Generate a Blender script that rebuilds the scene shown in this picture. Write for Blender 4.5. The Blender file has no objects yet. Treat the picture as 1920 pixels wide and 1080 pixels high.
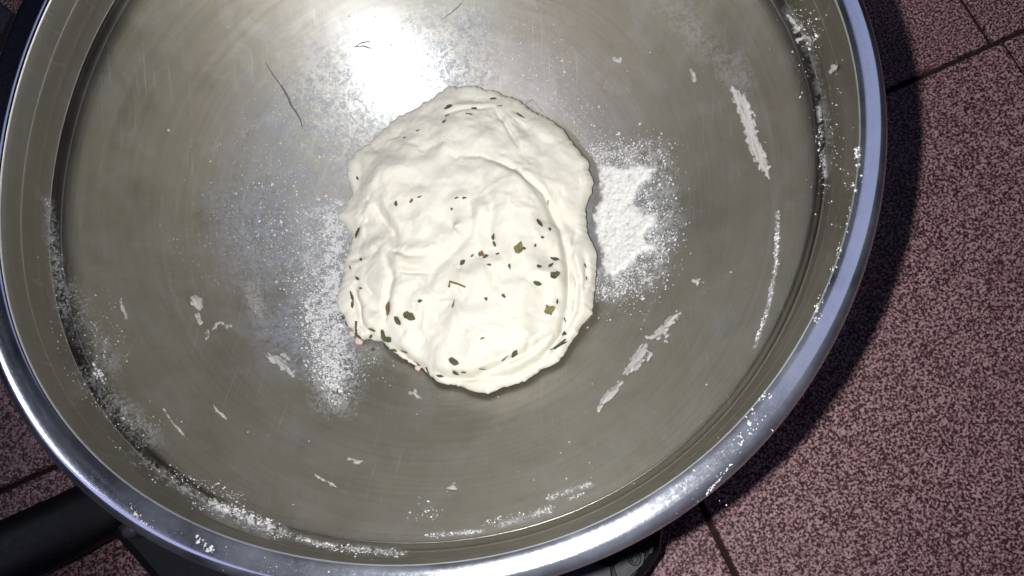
import bpy, bmesh, math, random
import numpy as np
from mathutils import Matrix, Vector
from mathutils.bvhtree import BVHTree

random.seed(7); rng = np.random.default_rng(7)
S = bpy.context.scene
COL = S.collection
S.view_settings.view_transform = 'Standard'
S.view_settings.look = 'None'
S.view_settings.exposure = 0.0
S.view_settings.gamma = 1.0

# ------------------------------------------------------------------ camera
CAM = np.array([0.0546, -0.1157, 0.2556]); TA, TB, FPX = 0.2189, 0.0711, 1500.0
ca, sa, cb, sb = math.cos(TA), math.sin(TA), math.cos(TB), math.sin(TB)
ROT = np.array([[cb, 0, sb], [0, 1, 0], [-sb, 0, cb]]) @ np.array([[1, 0, 0], [0, ca, -sa], [0, sa, ca]])
cd = bpy.data.cameras.new('camera'); cam = bpy.data.objects.new('camera', cd); COL.objects.link(cam)
cd.sensor_width = 36.0; cd.lens = FPX / 1920 * 36.0; cd.clip_start = 0.01; cd.clip_end = 50
cam.matrix_world = Matrix([list(ROT[i]) + [CAM[i]] for i in range(3)] + [[0, 0, 0, 1]])
S.camera = cam

# ------------------------------------------------------------------ light
w = bpy.data.worlds.new('World'); S.world = w; w.use_nodes = True
bg = w.node_tree.nodes['Background']; bg.inputs[0].default_value = (0.30, 0.34, 0.75, 1); bg.inputs[1].default_value = 0.012

def lamp(name, kind, loc, energy, color, size, target=(0, 0, 0)):
    d = bpy.data.lights.new(name, kind); o = bpy.data.objects.new(name, d); COL.objects.link(o)
    d.energy = energy; d.color = color; o.location = loc
    if kind == 'AREA':
        d.shape = 'RECTANGLE'; d.size, d.size_y = size
        o.rotation_euler = (Vector(target) - Vector(loc)).to_track_quat('-Z', 'Y').to_euler()
    else:
        d.shadow_soft_size = size
    return o
fl = lamp('phone_flash', 'SPOT', (0.0245, -0.1146, 0.2543), 5.6, (1.0, 0.985, 0.95), 0.004)
fl.data.spot_size = math.radians(102); fl.data.spot_blend = 0.9
fl.rotation_euler = (Vector((0.085, 0.015, -0.16)) - fl.location).to_track_quat('-Z', 'Y').to_euler()
lamp('cool_bounce_fill', 'AREA', (0.75, 0.95, 2.1), 3.2, (0.58, 0.64, 1.0), (1.2, 1.4))  # added cool area lamp, no window seen; gives the right rim bluish reflections
lamp('ceiling_lamp', 'AREA', (-1.35, 0.05, 1.75), 3.0, (0.80, 0.86, 1.0), (0.32, 0.20))
lamp('left_rim_fill', 'AREA', (-1.1, -0.55, 1.5), 2.0, (0.60, 0.60, 1.0), (0.9, 0.7))  # added to brighten the left rim with a lilac sheen; no known source

# ------------------------------------------------------------------ helpers
def obj(name, verts, faces, mat, parent=None, smooth=True, loc=None):
    me = bpy.data.meshes.new(name)
    me.from_pydata([tuple(map(float, v)) for v in verts], [], [tuple(map(int, f)) for f in faces]); me.update()
    if smooth:
        me.polygons.foreach_set('use_smooth', [True] * len(me.polygons))
    o = bpy.data.objects.new(name, me); COL.objects.link(o)
    if mat: me.materials.append(mat)
    if parent: o.parent = parent
    if loc is not None: o.location = loc
    return o
def fastobj(name, V, T, mat, parent=None, smooth=False):
    me = bpy.data.meshes.new(name)
    V = np.asarray(V, np.float32); T = np.asarray(T, np.int32)
    me.vertices.add(len(V)); me.vertices.foreach_set('co', V.ravel())
    me.loops.add(T.size); me.loops.foreach_set('vertex_index', T.ravel())
    k = T.shape[1]
    me.polygons.add(len(T)); me.polygons.foreach_set('loop_start', np.arange(0, T.size, k, dtype=np.int32))
    me.polygons.foreach_set('loop_total', np.full(len(T), k, np.int32))
    me.polygons.foreach_set('use_smooth', np.full(len(T), smooth))
    me.update(calc_edges=True); me.validate()
    o = bpy.data.objects.new(name, me); COL.objects.link(o); me.materials.append(mat)
    if parent: o.parent = parent
    return o
def tag(o, label=None, cat=None, group=None, kind=None):
    if label: o['label'] = label
    if cat: o['category'] = cat
    if group: o['group'] = group
    if kind: o['kind'] = kind
    return o
def empty(name, loc=(0, 0, 0)):
    o = bpy.data.objects.new(name, None); COL.objects.link(o); o.location = loc; o.empty_display_size = 0.02
    return o
def join(parts):
    V, F, n = [], [], 0
    for v, f in parts:
        V += list(v); F += [tuple(i + n for i in q) for q in f]; n += len(v)
    return V, F

# value noise (numpy), roughly -1..1
_tab = rng.random((256, 256)) * 2 - 1
def vn(x, y):
    xi = np.floor(x).astype(int); yi = np.floor(y).astype(int); fx = x - xi; fy = y - yi
    fx = fx * fx * (3 - 2 * fx); fy = fy * fy * (3 - 2 * fy)
    g = lambda a, b: _tab[a & 255, b & 255]
    return (g(xi, yi) * (1 - fx) + g(xi + 1, yi) * fx) * (1 - fy) + (g(xi, yi + 1) * (1 - fx) + g(xi + 1, yi + 1) * fx) * fy
def fbm(x, y, o=4):
    s = 0; a = 1.0
    for i in range(o):
        s = s + a * vn(x * 2 ** i + 17 * i, y * 2 ** i + 31 * i); a *= 0.5
    return s

# ------------------------------------------------------------------ bowl shape
HARM = [0.0148, 0.0026, 0.0151, 0.0039, -0.0083, 0.0088]
def kth(th, z):
    k = sum(HARM[2 * i] * np.cos((i + 2) * th) + HARM[2 * i + 1] * np.sin((i + 2) * th) for i in range(3))
    return 1 + k * np.clip((z + 0.11) / 0.08, 0, 1)
ZB, RC, ZC, PW = -0.1160, 0.1442, -0.0313, 2.35
rr = np.linspace(0, RC, 60)
PROF = [(r, ZB + (ZC - ZB) * (r / RC) ** PW) for r in rr]
PROF += [(0.14460, -0.03095), (0.1453, -0.0302), (0.1463, -0.0290), (0.1471, -0.0281), (0.1474, -0.0272), (0.1475, -0.0235), (0.1474, -0.0205), (0.1475, -0.0180), 
         (0.1475, -0.0120), (0.14765, -0.0112), (0.14775, -0.0104), (0.14785, -0.0060), (0.14795, -0.0030), (0.1481, -0.0004)]
PR = np.array([p[0] for p in PROF]); PZ = np.array([p[1] for p in PROF])
RIM = [(0.1481, -0.0004), (0.1483, 0.0004), (0.1488, 0.0010), (0.1500, 0.00140), (0.1520, 0.00170), (0.1541, 0.00195), (0.1560, 0.0018),
       (0.1577, 0.0004), (0.1590, -0.0022), (0.1598, -0.0055), (0.1600, -0.0088), (0.1595, -0.0112), (0.1583, -0.0128), (0.1570, -0.0132)]

def pray(px, py):
    px = np.asarray(px, float); py = np.asarray(py, float)
    d = np.stack([(px - 960) / FPX, -(py - 540) / FPX, -np.ones_like(px)], -1) @ ROT.T
    return d / np.linalg.norm(d, axis=-1, keepdims=True)
def on_bowl(px, py):
    """points of the bowl's inner surface seen along the given directions, and the normals there"""
    d = pray(px, py)
    z0 = np.full(d.shape[:-1], 0.0); z1 = np.full(d.shape[:-1], ZB)
    for i in range(42):
        z = (z0 + z1) / 2; t = (z - CAM[2]) / d[..., 2]; P = CAM + d * t[..., None]
        th = np.arctan2(P[..., 1], P[..., 0]); r = np.hypot(P[..., 0], P[..., 1]) / kth(th, z)
        ins = r < np.interp(z, PZ, PR)
        z0 = np.where(ins, z, z0); z1 = np.where(ins, z1, z)
    r = np.hypot(P[..., 0], P[..., 1]); th = np.arctan2(P[..., 1], P[..., 0])
    e = 3e-4
    zz = lambda a: np.interp(a, PR, PZ)
    sl = (zz(r + e) - zz(r - e)) / (2 * e)
    N = np.stack([-sl * np.cos(th), -sl * np.sin(th), np.ones_like(sl)], -1)
    N /= np.linalg.norm(N, axis=-1, keepdims=True)
    return P, N
def bowl_z(x, y):
    return np.interp(np.hypot(x, y), PR, PZ)
def on_plane(px, py, z):
    d = pray(px, py); t = (z - CAM[2]) / d[..., 2]
    return CAM + d * t[..., None]

# ------------------------------------------------------------------ materials
class NT:
    def __init__(s, name):
        s.m = bpy.data.materials.new(name); s.m.use_nodes = True; s.t = s.m.node_tree
        s.p = s.t.nodes['Principled BSDF']
        s.tc = s.n('ShaderNodeTexCoord').outputs['Object']
    def n(s, typ, **kw):
        x = s.t.nodes.new(typ)
        for k, v in kw.items(): setattr(x, k, v)
        return x
    def l(s, a, b): s.t.links.new(a, b)
    def set(s, **kw):
        for k, v in kw.items():
            k = k.replace('_', ' ')
            inp = s.p.inputs[k]
            if isinstance(v, bpy.types.NodeSocket): s.l(v, inp)
            elif isinstance(v, tuple) and len(v) == 3: inp.default_value = (*v, 1)
            else: inp.default_value = v
        return s
    def noise(s, scale, detail=3, rough=0.5, vec=None, dist=0.0):
        x = s.n('ShaderNodeTexNoise'); x.inputs['Scale'].default_value = scale; x.inputs['Detail'].default_value = detail
        x.inputs['Roughness'].default_value = rough; x.inputs['Distortion'].default_value = dist
        s.l(vec if vec is not None else s.tc, x.inputs['Vector']); return x.outputs['Fac']
    def vor(s, scale, feature='F1', vec=None):
        x = s.n('ShaderNodeTexVoronoi', feature=feature); x.inputs['Scale'].default_value = scale
        s.l(vec if vec is not None else s.tc, x.inputs['Vector']); return x
    def ramp(s, fac, stops):
        x = s.n('ShaderNodeValToRGB'); e = x.color_ramp.elements
        while len(e) < len(stops): e.new(0.5)
        for el, (p, c) in zip(e, stops):
            el.position = p; el.color = (*c, 1) if isinstance(c, tuple) else (c, c, c, 1)
        s.l(fac, x.inputs['Fac']); return x.outputs['Color']
    def mix(s, fac, a, b, blend='MIX'):
        x = s.n('ShaderNodeMix', data_type='RGBA', blend_type=blend)
        for v, i in ((fac, 0), (a, 6), (b, 7)):
            if isinstance(v, bpy.types.NodeSocket): s.l(v, x.inputs[i])
            elif isinstance(v, tuple): x.inputs[i].default_value = (*v, 1)
            else: x.inputs[i].default_value = v
        return x.outputs[2]
    def math(s, op, a, b=None, c=None, clamp=False):
        x = s.n('ShaderNodeMath', operation=op, use_clamp=clamp)
        for i, v in enumerate((a, b, c)):
            if v is None: continue
            if isinstance(v, bpy.types.NodeSocket): s.l(v, x.inputs[i])
            else: x.inputs[i].default_value = v
        return x.outputs[0]
    def bump(s, h, strength, dist=0.001):
        x = s.n('ShaderNodeBump'); x.inputs['Strength'].default_value = strength; x.inputs['Distance'].default_value = dist
        s.l(h, x.inputs['Height']); s.l(x.outputs[0], s.p.inputs['Normal']); return s
    def polar(s, kr, kt, kz=0.0):
        """stretched coordinates round the bowl's axis (brushing runs round it)"""
        x = s.n('ShaderNodeSeparateXYZ'); s.l(s.tc, x.inputs[0])
        r = s.math('SQRT', s.math('ADD', s.math('MULTIPLY', x.outputs[0], x.outputs[0]), s.math('MULTIPLY', x.outputs[1], x.outputs[1])))
        th = s.math('ARCTAN2', x.outputs[1], x.outputs[0])
        c = s.n('ShaderNodeCombineXYZ')
        s.l(s.math('MULTIPLY', r, kr), c.inputs[0])
        s.l(s.math('MULTIPLY', s.math('COSINE', th), kt), c.inputs[1]); s.l(s.math('ADD', s.math('MULTIPLY', s.math('SINE', th), kt), s.math('MULTIPLY', x.outputs[2], kz)), c.inputs[2])
        return c.outputs[0]
    def blob(s, c, rad, soft=1.0):
        """1 near the point c, 0 beyond rad"""
        x = s.n('ShaderNodeVectorMath', operation='DISTANCE'); s.l(s.tc, x.inputs[0]); x.inputs[1].default_value = c
        return s.math('SUBTRACT', 1.0, s.math('DIVIDE', x.outputs['Value'], rad), clamp=True)

def mat_simple(name, col, rough=0.6, spec=0.5, var=0.15, scale=400, bump=0.0, **kw):
    m = NT(name)
    c = m.ramp(m.noise(scale, 4), [(0.3, tuple(v * (1 - var) for v in col)), (0.7, tuple(min(1, v * (1 + var)) for v in col))])
    m.set(Base_Color=c, Roughness=rough, Specular_IOR_Level=spec, **kw)
    if bump: m.bump(m.noise(scale * 2, 4), bump, 0.0003)
    return m.m

def film_points():
    return [on_bowl(np.array([x]), np.array([y]))[0][0] for x, y in ((620, 260), (860, 120), (540, 420), (1150, 420), (600, 620))]

def mat_steel():
    m = NT('worn_brushed_steel')
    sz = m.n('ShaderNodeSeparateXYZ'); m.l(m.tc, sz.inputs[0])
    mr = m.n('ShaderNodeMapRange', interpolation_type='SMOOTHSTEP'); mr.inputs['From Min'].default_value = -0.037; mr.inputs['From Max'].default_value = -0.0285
    m.l(sz.outputs[2], mr.inputs['Value']); wall = mr.outputs[0]          # the side wall is less worn, and its dim reflections are painted darker
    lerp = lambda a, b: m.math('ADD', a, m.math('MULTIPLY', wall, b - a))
    brush = m.noise(1.0, 5, 0.65, m.polar(2600, 3.0, 900))
    brush2 = m.noise(1.0, 4, 0.6, m.polar(700, 1.6, 250))
    blot = m.noise(26, 5, 0.6)
    speck = m.noise(330, 7, 0.78, dist=1.2)
    blot2 = m.noise(13, 6, 0.7)
    base = m.mix(m.ramp(blot, [(0.38, 0.0), (0.62, 1.0)]), (0.345, 0.310, 0.222), (0.505, 0.465, 0.355))
    base = m.mix(m.math('MULTIPLY', m.ramp(blot2, [(0.44, 0.0), (0.58, 1.0)]), 0.65), base, (0.30, 0.245, 0.17))
    base = m.mix(m.math('MULTIPLY', m.ramp(m.noise(55, 6, 0.75, None, 0.8), [(0.48, 0.0), (0.66, 1.0)]), 0.45), base, (0.52, 0.52, 0.50))
    base = m.mix(0.18, base, m.ramp(brush2, [(0.3, 0.25), (0.7, 0.62)]))
    base = m.mix(m.math('MULTIPLY', wall, 0.36), base, (0.13, 0.122, 0.10))  # the wall's dark reflections painted into its colour
    # scuffs and scratches running every way
    sc = None
    for k, (rz, sx, sy, lo) in enumerate(((0.3, 900, 22, 0.66), (1.25, 800, 26, 0.67), (2.2, 1000, 18, 0.67), (2.8, 700, 30, 0.68))):
        mp = m.n('ShaderNodeMapping'); mp.inputs['Rotation'].default_value = (0, 0, rz); mp.inputs['Scale'].default_value = (sx, sy, 40); m.l(m.tc, mp.inputs['Vector'])
        q = m.ramp(m.noise(1.0, 2, 0.5, mp.outputs[0], 0.3), [(lo, 0.0), (lo + 0.08, 1.0)]); sc = q if sc is None else m.math('MAXIMUM', sc, q)
    sc = m.math('MULTIPLY', sc, m.ramp(m.noise(35, 4), [(0.42, 0.0), (0.62, 1.0)]))
    base = m.mix(m.math('MULTIPLY', sc, 0.4), base, (0.66, 0.65, 0.62))
    rough = m.math('ADD', m.math('ADD', m.math('MULTIPLY', brush, 0.06), m.math('MULTIPLY', blot, 0.14)), lerp(0.47, 0.22))
    # dry flour film left on the metal round the dough
    P = film_points(); f = None
    for p, rad, a in zip(P, (0.062, 0.05, 0.05, 0.035, 0.036), (1.0, 0.8, 1.0, 0.9, 1.0)):
        b = m.math('MULTIPLY', m.blob(tuple(p), rad), a); f = b if f is None else m.math('MAXIMUM', f, b)
    wob = m.math('MULTIPLY', m.math('SUBTRACT', m.noise(60, 4), 0.5), 0.7)
    f = m.math('ADD', f, wob)
    f = m.math('MULTIPLY', m.ramp(f, [(0.05, 0.0), (0.6, 1.0)]), m.ramp(speck, [(0.40, 0.05), (0.58, 1.0)]))
    f = m.math('MULTIPLY', f, lerp(0.80, 0.0))
    m.set(Base_Color=base, Metallic=1.0, Roughness=rough, Anisotropic=0.3)
    tg = m.n('ShaderNodeTangent', direction_type='RADIAL', axis='Z'); m.l(tg.outputs[0], m.p.inputs['Tangent'])
    h = m.math('ADD', m.math('ADD', m.math('MULTIPLY', brush, 0.02), m.math('MULTIPLY', speck, 0.02)), m.math('ADD', m.math('MULTIPLY', m.noise(38, 2), 1.0), m.math('MULTIPLY', sc, 0.05)))
    m.bump(h, 0.10, 0.003)
    g2 = m.n('ShaderNodeBsdfAnisotropic', distribution='GGX'); m.l(m.mix(wall, (0.56, 0.62, 0.72), (0.38, 0.375, 0.36)), g2.inputs['Color'])
    m.l(m.math('ADD', lerp(0.25, 0.13), m.math('MULTIPLY', brush, 0.12)), g2.inputs['Roughness']); g2.inputs['Anisotropy'].default_value = 0.0
    m.l(tg.outputs[0], g2.inputs['Tangent'])
    bn = [x for x in m.t.nodes if x.type == 'BUMP'][0]; m.l(bn.outputs[0], g2.inputs['Normal'])
    m2 = m.n('ShaderNodeMixShader'); m.l(lerp(0.20, 0.5), m2.inputs[0]); m.l(m.p.outputs[0], m2.inputs[1]); m.l(g2.outputs[0], m2.inputs[2])
    d = m.n('ShaderNodeBsdfDiffuse'); d.inputs[0].default_value = (0.27, 0.295, 0.36, 1)
    mx = m.n('ShaderNodeMixShader'); out = m.t.nodes['Material Output']
    m.l(f, mx.inputs[0]); m.l(m2.outputs[0], mx.inputs[1]); m.l(d.outputs[0], mx.inputs[2]); m.l(mx.outputs[0], out.inputs[0])
    return m.m

def mat_rim():
    m = NT('polished_steel_rim')
    n = m.noise(120, 4); sc = m.noise(1.0, 4, 0.6, m.polar(1500, 4.0, 600))
    fine = m.noise(700, 4, 0.7, dist=1.0)
    base = m.mix(n, (0.56, 0.58, 0.64), (0.70, 0.72, 0.78))
    rough = m.math('ADD', m.math('MULTIPLY', sc, 0.08), m.math('MULTIPLY', m.ramp(fine, [(0.45, 0.0), (0.75, 1.0)]), 0.07))
    m.set(Base_Color=base, Metallic=1.0, Roughness=m.math('ADD', rough, 0.10))
    m.bump(m.math('ADD', m.noise(120, 3), m.math('MULTIPLY', fine, 0.12)), 0.06, 0.0004)
    d = m.n('ShaderNodeBsdfDiffuse'); d.inputs[0].default_value = (0.52, 0.56, 0.70, 1)  # bluish dust layer along the front rim, also painting in its cool sheen
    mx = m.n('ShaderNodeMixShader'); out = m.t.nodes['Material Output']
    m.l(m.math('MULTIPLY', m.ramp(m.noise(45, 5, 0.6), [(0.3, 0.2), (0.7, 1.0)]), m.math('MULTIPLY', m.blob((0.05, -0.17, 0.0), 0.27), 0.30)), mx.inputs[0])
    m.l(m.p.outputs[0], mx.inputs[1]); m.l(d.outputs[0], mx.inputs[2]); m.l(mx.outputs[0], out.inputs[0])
    return m.m

def mat_tile():
    m = NT('speckled_terrazzo')
    inf = m.n('ShaderNodeObjectInfo'); ad = m.n('ShaderNodeVectorMath', operation='MULTIPLY_ADD')
    m.l(inf.outputs['Random'], ad.inputs[0]); ad.inputs[1].default_value = (7, 3, 5); m.l(m.tc, ad.inputs[2]); v = ad.outputs[0]
    a = m.noise(800, 3, 0.5, v, 0.2); big = m.noise(14, 3, 0.5, v); c = m.noise(1100, 2, 0.5, v)
    f = m.math('ADD', a, m.math('MULTIPLY', m.math('SUBTRACT', c, 0.5), 0.35))
    col = m.ramp(f, [(0.37, (0.014, 0.003, 0.005)), (0.44, (0.068, 0.022, 0.027)), (0.525, (0.27, 0.145, 0.16)), (0.65, (0.54, 0.355, 0.38))])
    red = m.math('MULTIPLY', m.ramp(m.noise(38, 3, 0.6, v), [(0.62, 0.0), (0.72, 1.0)]), 0.45)
    col = m.mix(red, col, (0.30, 0.03, 0.05), 'MULTIPLY')
    col = m.mix(m.math('MULTIPLY', big, 0.2), col, (0.13, 0.08, 0.085))
    m.set(Base_Color=col, Roughness=m.math('ADD', 0.42, m.math('MULTIPLY', a, 0.3)), Specular_IOR_Level=0.35)
    m.bump(a, 0.12, 0.0004)
    return m.m

def mat_dough():
    m = NT('herb_dough')
    n = m.noise(60, 5, 0.6); n2 = m.noise(500, 4, 0.6)
    col = m.mix(n, (0.71, 0.685, 0.595), (0.77, 0.755, 0.685))
    col = m.mix(m.math('MULTIPLY', m.ramp(n2, [(0.5, 0.0), (0.8, 1.0)]), 0.4), col, (0.79, 0.785, 0.75))
    m.set(Base_Color=col, Roughness=0.85, Specular_IOR_Level=0.15, Subsurface_Weight=0.08, Subsurface_Scale=0.002)
    m.p.inputs['Subsurface Radius'].default_value = (1.0, 0.8, 0.5)
    m.bump(m.math('ADD', n2, m.math('MULTIPLY', m.noise(150, 4, 0.55), 1.8)), 0.24, 0.0008)
    return m.m

def mat_plastic():
    m = NT('black_plastic')
    n = m.noise(300, 4); d = m.vor(1400).outputs['Distance']
    dust = m.math('MULTIPLY', m.ramp(m.noise(420, 4, 0.7), [(0.60, 0.0), (0.74, 1.0)]), 0.35)
    col = m.mix(dust, (0.0035, 0.0035, 0.005), (0.06, 0.06, 0.065))
    m.set(Base_Color=col, Roughness=m.math('ADD', 0.40, m.math('MULTIPLY', n, 0.2)), Specular_IOR_Level=0.35)
    m.bump(n, 0.08, 0.0004)
    return m.m

M_STEEL, M_RIM, M_TILE, M_DOUGH, M_PLASTIC = mat_steel(), mat_rim(), mat_tile(), mat_dough(), mat_plastic()
M_GREYP = mat_simple('grey_scuffed_plastic', (0.045, 0.047, 0.06), 0.5, 0.4, 0.25, 300, 0.1)
M_GROUT = mat_simple('dark_grout', (0.028, 0.014, 0.014), 0.9, 0.2, 0.35, 500, 0.3)
M_FLOUR = mat_simple('dry_flour', (0.68, 0.68, 0.69), 0.95, 0.1, 0.08, 900)
M_LEAF = [mat_simple('dried_herb_green', (0.085, 0.092, 0.055), 0.9, 0.2, 0.4, 900, 0.3),
          mat_simple('dried_herb_olive', (0.19, 0.165, 0.075), 0.9, 0.2, 0.35, 900, 0.3),
          mat_simple('dried_herb_brown', (0.21, 0.125, 0.07), 0.9, 0.2, 0.35, 900, 0.3)]
M_THREAD = mat_simple('dark_fibre', (0.13, 0.135, 0.14), 0.8, 0.2, 0.3, 900)

# ------------------------------------------------------------------ floor: grout bed + tiles
ZF = -0.16
g = 3.0
floor = obj('floor', [(-g, -g, ZF - 0.0035), (g, -g, ZF - 0.0035), (g, g, ZF - 0.0035), (-g, g, ZF - 0.0035)], [(0, 1, 2, 3)], M_GROUT, smooth=False)
tag(floor, kind='structure')
T = 0.2605; GW = 0.0029
def rounded_slab(a, b, z0, z1, bev):
    """a tile: bevelled top edge, open underside"""
    V = []
    for inset, z in ((0, z0), (0, z1 - bev), (bev * 0.35, z1 - bev * 0.3), (bev, z1)):
        V += [(-a + inset, -b + inset, z), (a - inset, -b + inset, z), (a - inset, b - inset, z), (-a + inset, b - inset, z)]
    F = [(12, 13, 14, 15)]
    for k in range(3):
        for i in range(4):
            j = (i + 1) % 4; F.append((4 * k + i, 4 * k + j, 4 * k + 4 + j, 4 * k + 4 + i))
    return V, F
angA = math.radians(24.0); u = np.array([math.cos(angA), math.sin(angA)]); nv = np.array([-u[1], u[0]])
A0 = np.array([0.230, 0.0835])
tv, tf = rounded_slab((T - GW) / 2, (T - GW) / 2, -0.006, 0.0, 0.0011)
tile_me = None
for j in range(-4, 4):
    ph = 0.0645 if j >= 0 else 0.0705
    for i in range(-5, 5):
        c = A0 + u * (ph + (i + 0.5) * T) + nv * ((j + 0.5) * T)
        if tile_me is None:
            o = obj('tile', tv, tf, M_TILE, floor, smooth=False); tile_me = o.data
        else:
            o = bpy.data.objects.new('tile', tile_me); COL.objects.link(o); o.parent = floor
        o.location = (c[0], c[1], ZF + rng.uniform(-0.0003, 0.0003)); o.rotation_euler = (0, 0, angA + rng.uniform(-0.002, 0.002))

# ------------------------------------------------------------------ black stand under the bowl
stand = tag(empty('stand', (0, 0, ZF)), 'low black plastic stand with splayed legs under the steel bowl, on the tiles', 'stand')
def prism(poly, z0, z1, bev):
    n = len(poly); p = np.array(poly); c = p.mean(0); V = []
    for k, z in ((1.0, z0), (1.0, z1 - bev), (1 - bev * 3, z1 - bev * 0.3), (1 - bev * 9, z1)):
        V += [(*(c + (q - c) * k), z) for q in p]
    F = [tuple(range(3 * n, 4 * n)), tuple(range(n - 1, -1, -1))]
    for k in range(3):
        for i in range(n):
            j = (i + 1) % n; F.append((k * n + i, k * n + j, (k + 1) * n + j, (k + 1) * n + i))
    return V, F
def bar(path, widths, heights, seg=14):
    """a flattened rounded bar swept along a path"""
    V, F = [], []
    P = [np.array(p, float) for p in path]
    for i, p in enumerate(P):
        d = P[min(i + 1, len(P) - 1)] - P[max(i - 1, 0)]; d /= np.linalg.norm(d)
        s = np.cross(d, (0, 0, 1.0)); s /= np.linalg.norm(s); up = np.cross(s, d)
        for k in range(seg):
            a = 2 * math.pi * k / seg; cx, sx = math.cos(a), math.sin(a)
            cx = math.copysign(abs(cx) ** 0.7, cx); sx = math.copysign(abs(sx) ** 0.7, sx)
            V.append(p + s * cx * widths[i] + up * sx * heights[i])
    for i in range(len(P) - 1):
        for k in range(seg):
            k2 = (k + 1) % seg; F.append((i * seg + k, i * seg + k2, (i + 1) * seg + k2, (i + 1) * seg + k))
    F.append(tuple(range(seg - 1, -1, -1))); F.append(tuple(range((len(P) - 1) * seg, len(P) * seg)))
    return V, F
ZT = -0.122 - ZF           # top of the base plate, above the floor
pl = lambda x, y, z=-0.122: on_plane(np.array(float(x)), np.array(float(y)), z)[:2]
corner = [pl(190, 985), pl(270, 1078), pl(330, 1150), pl(400, 1195), pl(700, 1200), pl(1000, 1190), pl(1130, 1150), pl(1205, 1090), pl(1240, 1040), pl(1245, 1000)]
rest = [np.array([0.11, 0.02]), np.array([0.08, 0.09]), np.array([0.0, 0.115]), np.array([-0.08, 0.08]), np.array([-0.115, 0.0])]
V, F = prism(corner + rest, 0.012, ZT, 0.004)
obj('base_plate', V, F, M_PLASTIC, stand, smooth=False)
# cup ring that carries the bowl
V, F = [], []
for r, z in ((0.060, ZT), (0.060, ZT + 0.012), (0.064, ZT + 0.0145), (0.068, ZT + 0.012), (0.072, ZT)):
    V += [(r * math.cos(a), r * math.sin(a), z) for a in np.linspace(0, 2 * math.pi, 64, endpoint=False)]
for k in range(4):
    for i in range(64): F.append((k * 64 + i, k * 64 + (i + 1) % 64, (k + 1) * 64 + (i + 1) % 64, (k + 1) * 64 + i))
obj('support_ring', V, F, M_PLASTIC, stand)
def leg(p0, p1, p2, w0, h0):
    q = [np.array([*p, z]) for p, z in ((p0[0], p0[1]), (p1[0], p1[1]), (p2[0], p2[1]))]
    path = [q[0], (q[0] + q[1]) / 2, q[1], (q[1] + q[2]) / 2, q[2]]
    return bar(path, [w0 * .9, w0, w0 * 1.05, w0 * 1.1, w0], [h0, h0 * 1.05, h0, h0 * .85, h0 * .6])
a, b, c = pl(330, 880, -0.135), pl(130, 985, -0.125), pl(-110, 1095, -0.115)
V, F = leg((a, -0.135 - ZF), (b, -0.125 - ZF), (c, -0.118 - ZF), 0.0150, 0.011); obj('leg', V, F, M_PLASTIC, stand)
a, b, c = np.array([-0.09, 0.03]), np.array([-0.17, 0.055]), np.array([-0.235, 0.085])
V, F = leg((a, 0.03), (b, 0.022), (c, 0.012), 0.018, 0.011); obj('leg', V, F, M_PLASTIC, stand)
a, b, c = np.array([0.08, 0.05]), np.array([0.115, 0.075]), np.array([0.13, 0.085])
V, F = leg((a, 0.03), (b, 0.022), (c, 0.012), 0.018, 0.011); obj('leg', V, F, M_PLASTIC, stand)
c = pl(232, 996, -0.10); V, F = [], []
for r, z in ((0.0042, -0.012), (0.0040, 0.0), (0.0032, 0.0016), (0.0014, 0.0023), (0.0001, 0.0024)):
    V += [(c[0] + r * math.cos(t), c[1] + r * math.sin(t), -0.105 - ZF + z) for t in np.linspace(0, 2 * math.pi, 20, endpoint=False)]
for k in range(4):
    for i in range(20): F.append((k * 20 + i, k * 20 + (i + 1) % 20, (k + 1) * 20 + (i + 1) % 20, (k + 1) * 20 + i))
obj('screw_cap', V, F, M_GREYP, stand)
# grey foot cap on the far left leg, seen in the picture's corner
pc = [pl(-30, -20, -0.13), pl(0, 8, -0.13), pl(22, 25, -0.13), pl(4, 62, -0.13), pl(-40, 70, -0.13)]
V, F = prism(pc[::-1], 0.008, 0.030, 0.003); obj('foot_cap', V, F, M_GREYP, stand, smooth=False)
# hinge bracket at the lower right edge
z1 = -0.116
hb = [pl(1150, 1062, z1), pl(1166, 1046, z1), pl(1196, 1032, z1), pl(1210, 1036, z1), pl(1206, 1058, z1), pl(1180, 1082, z1), pl(1158, 1085, z1)]
V, F = prism(hb[::-1], ZT - 0.004, z1 - ZF, 0.004); br = obj('hinge_bracket', V, F, M_GREYP, stand, smooth=False)
cc = pl(1190, 1048, z1); V, F = [], []
for r, z in ((0.0012, 0.0006), (0.0016, 0.0014), (0.0026, 0.0014), (0.0030, 0.0003)):
    V += [(cc[0] + r * math.cos(t), cc[1] + r * math.sin(t), z1 - ZF + z) for t in np.linspace(0, 2 * math.pi, 20, endpoint=False)]
for k in range(3):
    for i in range(20): F.append((k * 20 + i, k * 20 + (i + 1) % 20, (k + 1) * 20 + (i + 1) % 20, (k + 1) * 20 + i))
obj('pin', V, F, M_GREYP, br)
tb = [pl(1218, 1026, z1), pl(1226, 1024, z1), pl(1223, 1036, z1), pl(1216, 1038, z1)]
V, F = prism(tb[::-1], ZT - 0.004, z1 - ZF, 0.004); obj('lug', V, F, M_GREYP, stand, smooth=False)
fl = [pl(1020, 1075, z1), pl(1090, 1052, z1), pl(1146, 1062, z1), pl(1150, 1110, z1), pl(1020, 1140, z1)]
V, F = prism(fl[::-1], ZT - 0.004, z1 - ZF - 0.001, 0.004); obj('top_panel', V, F, M_GREYP, stand, smooth=False)

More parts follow.
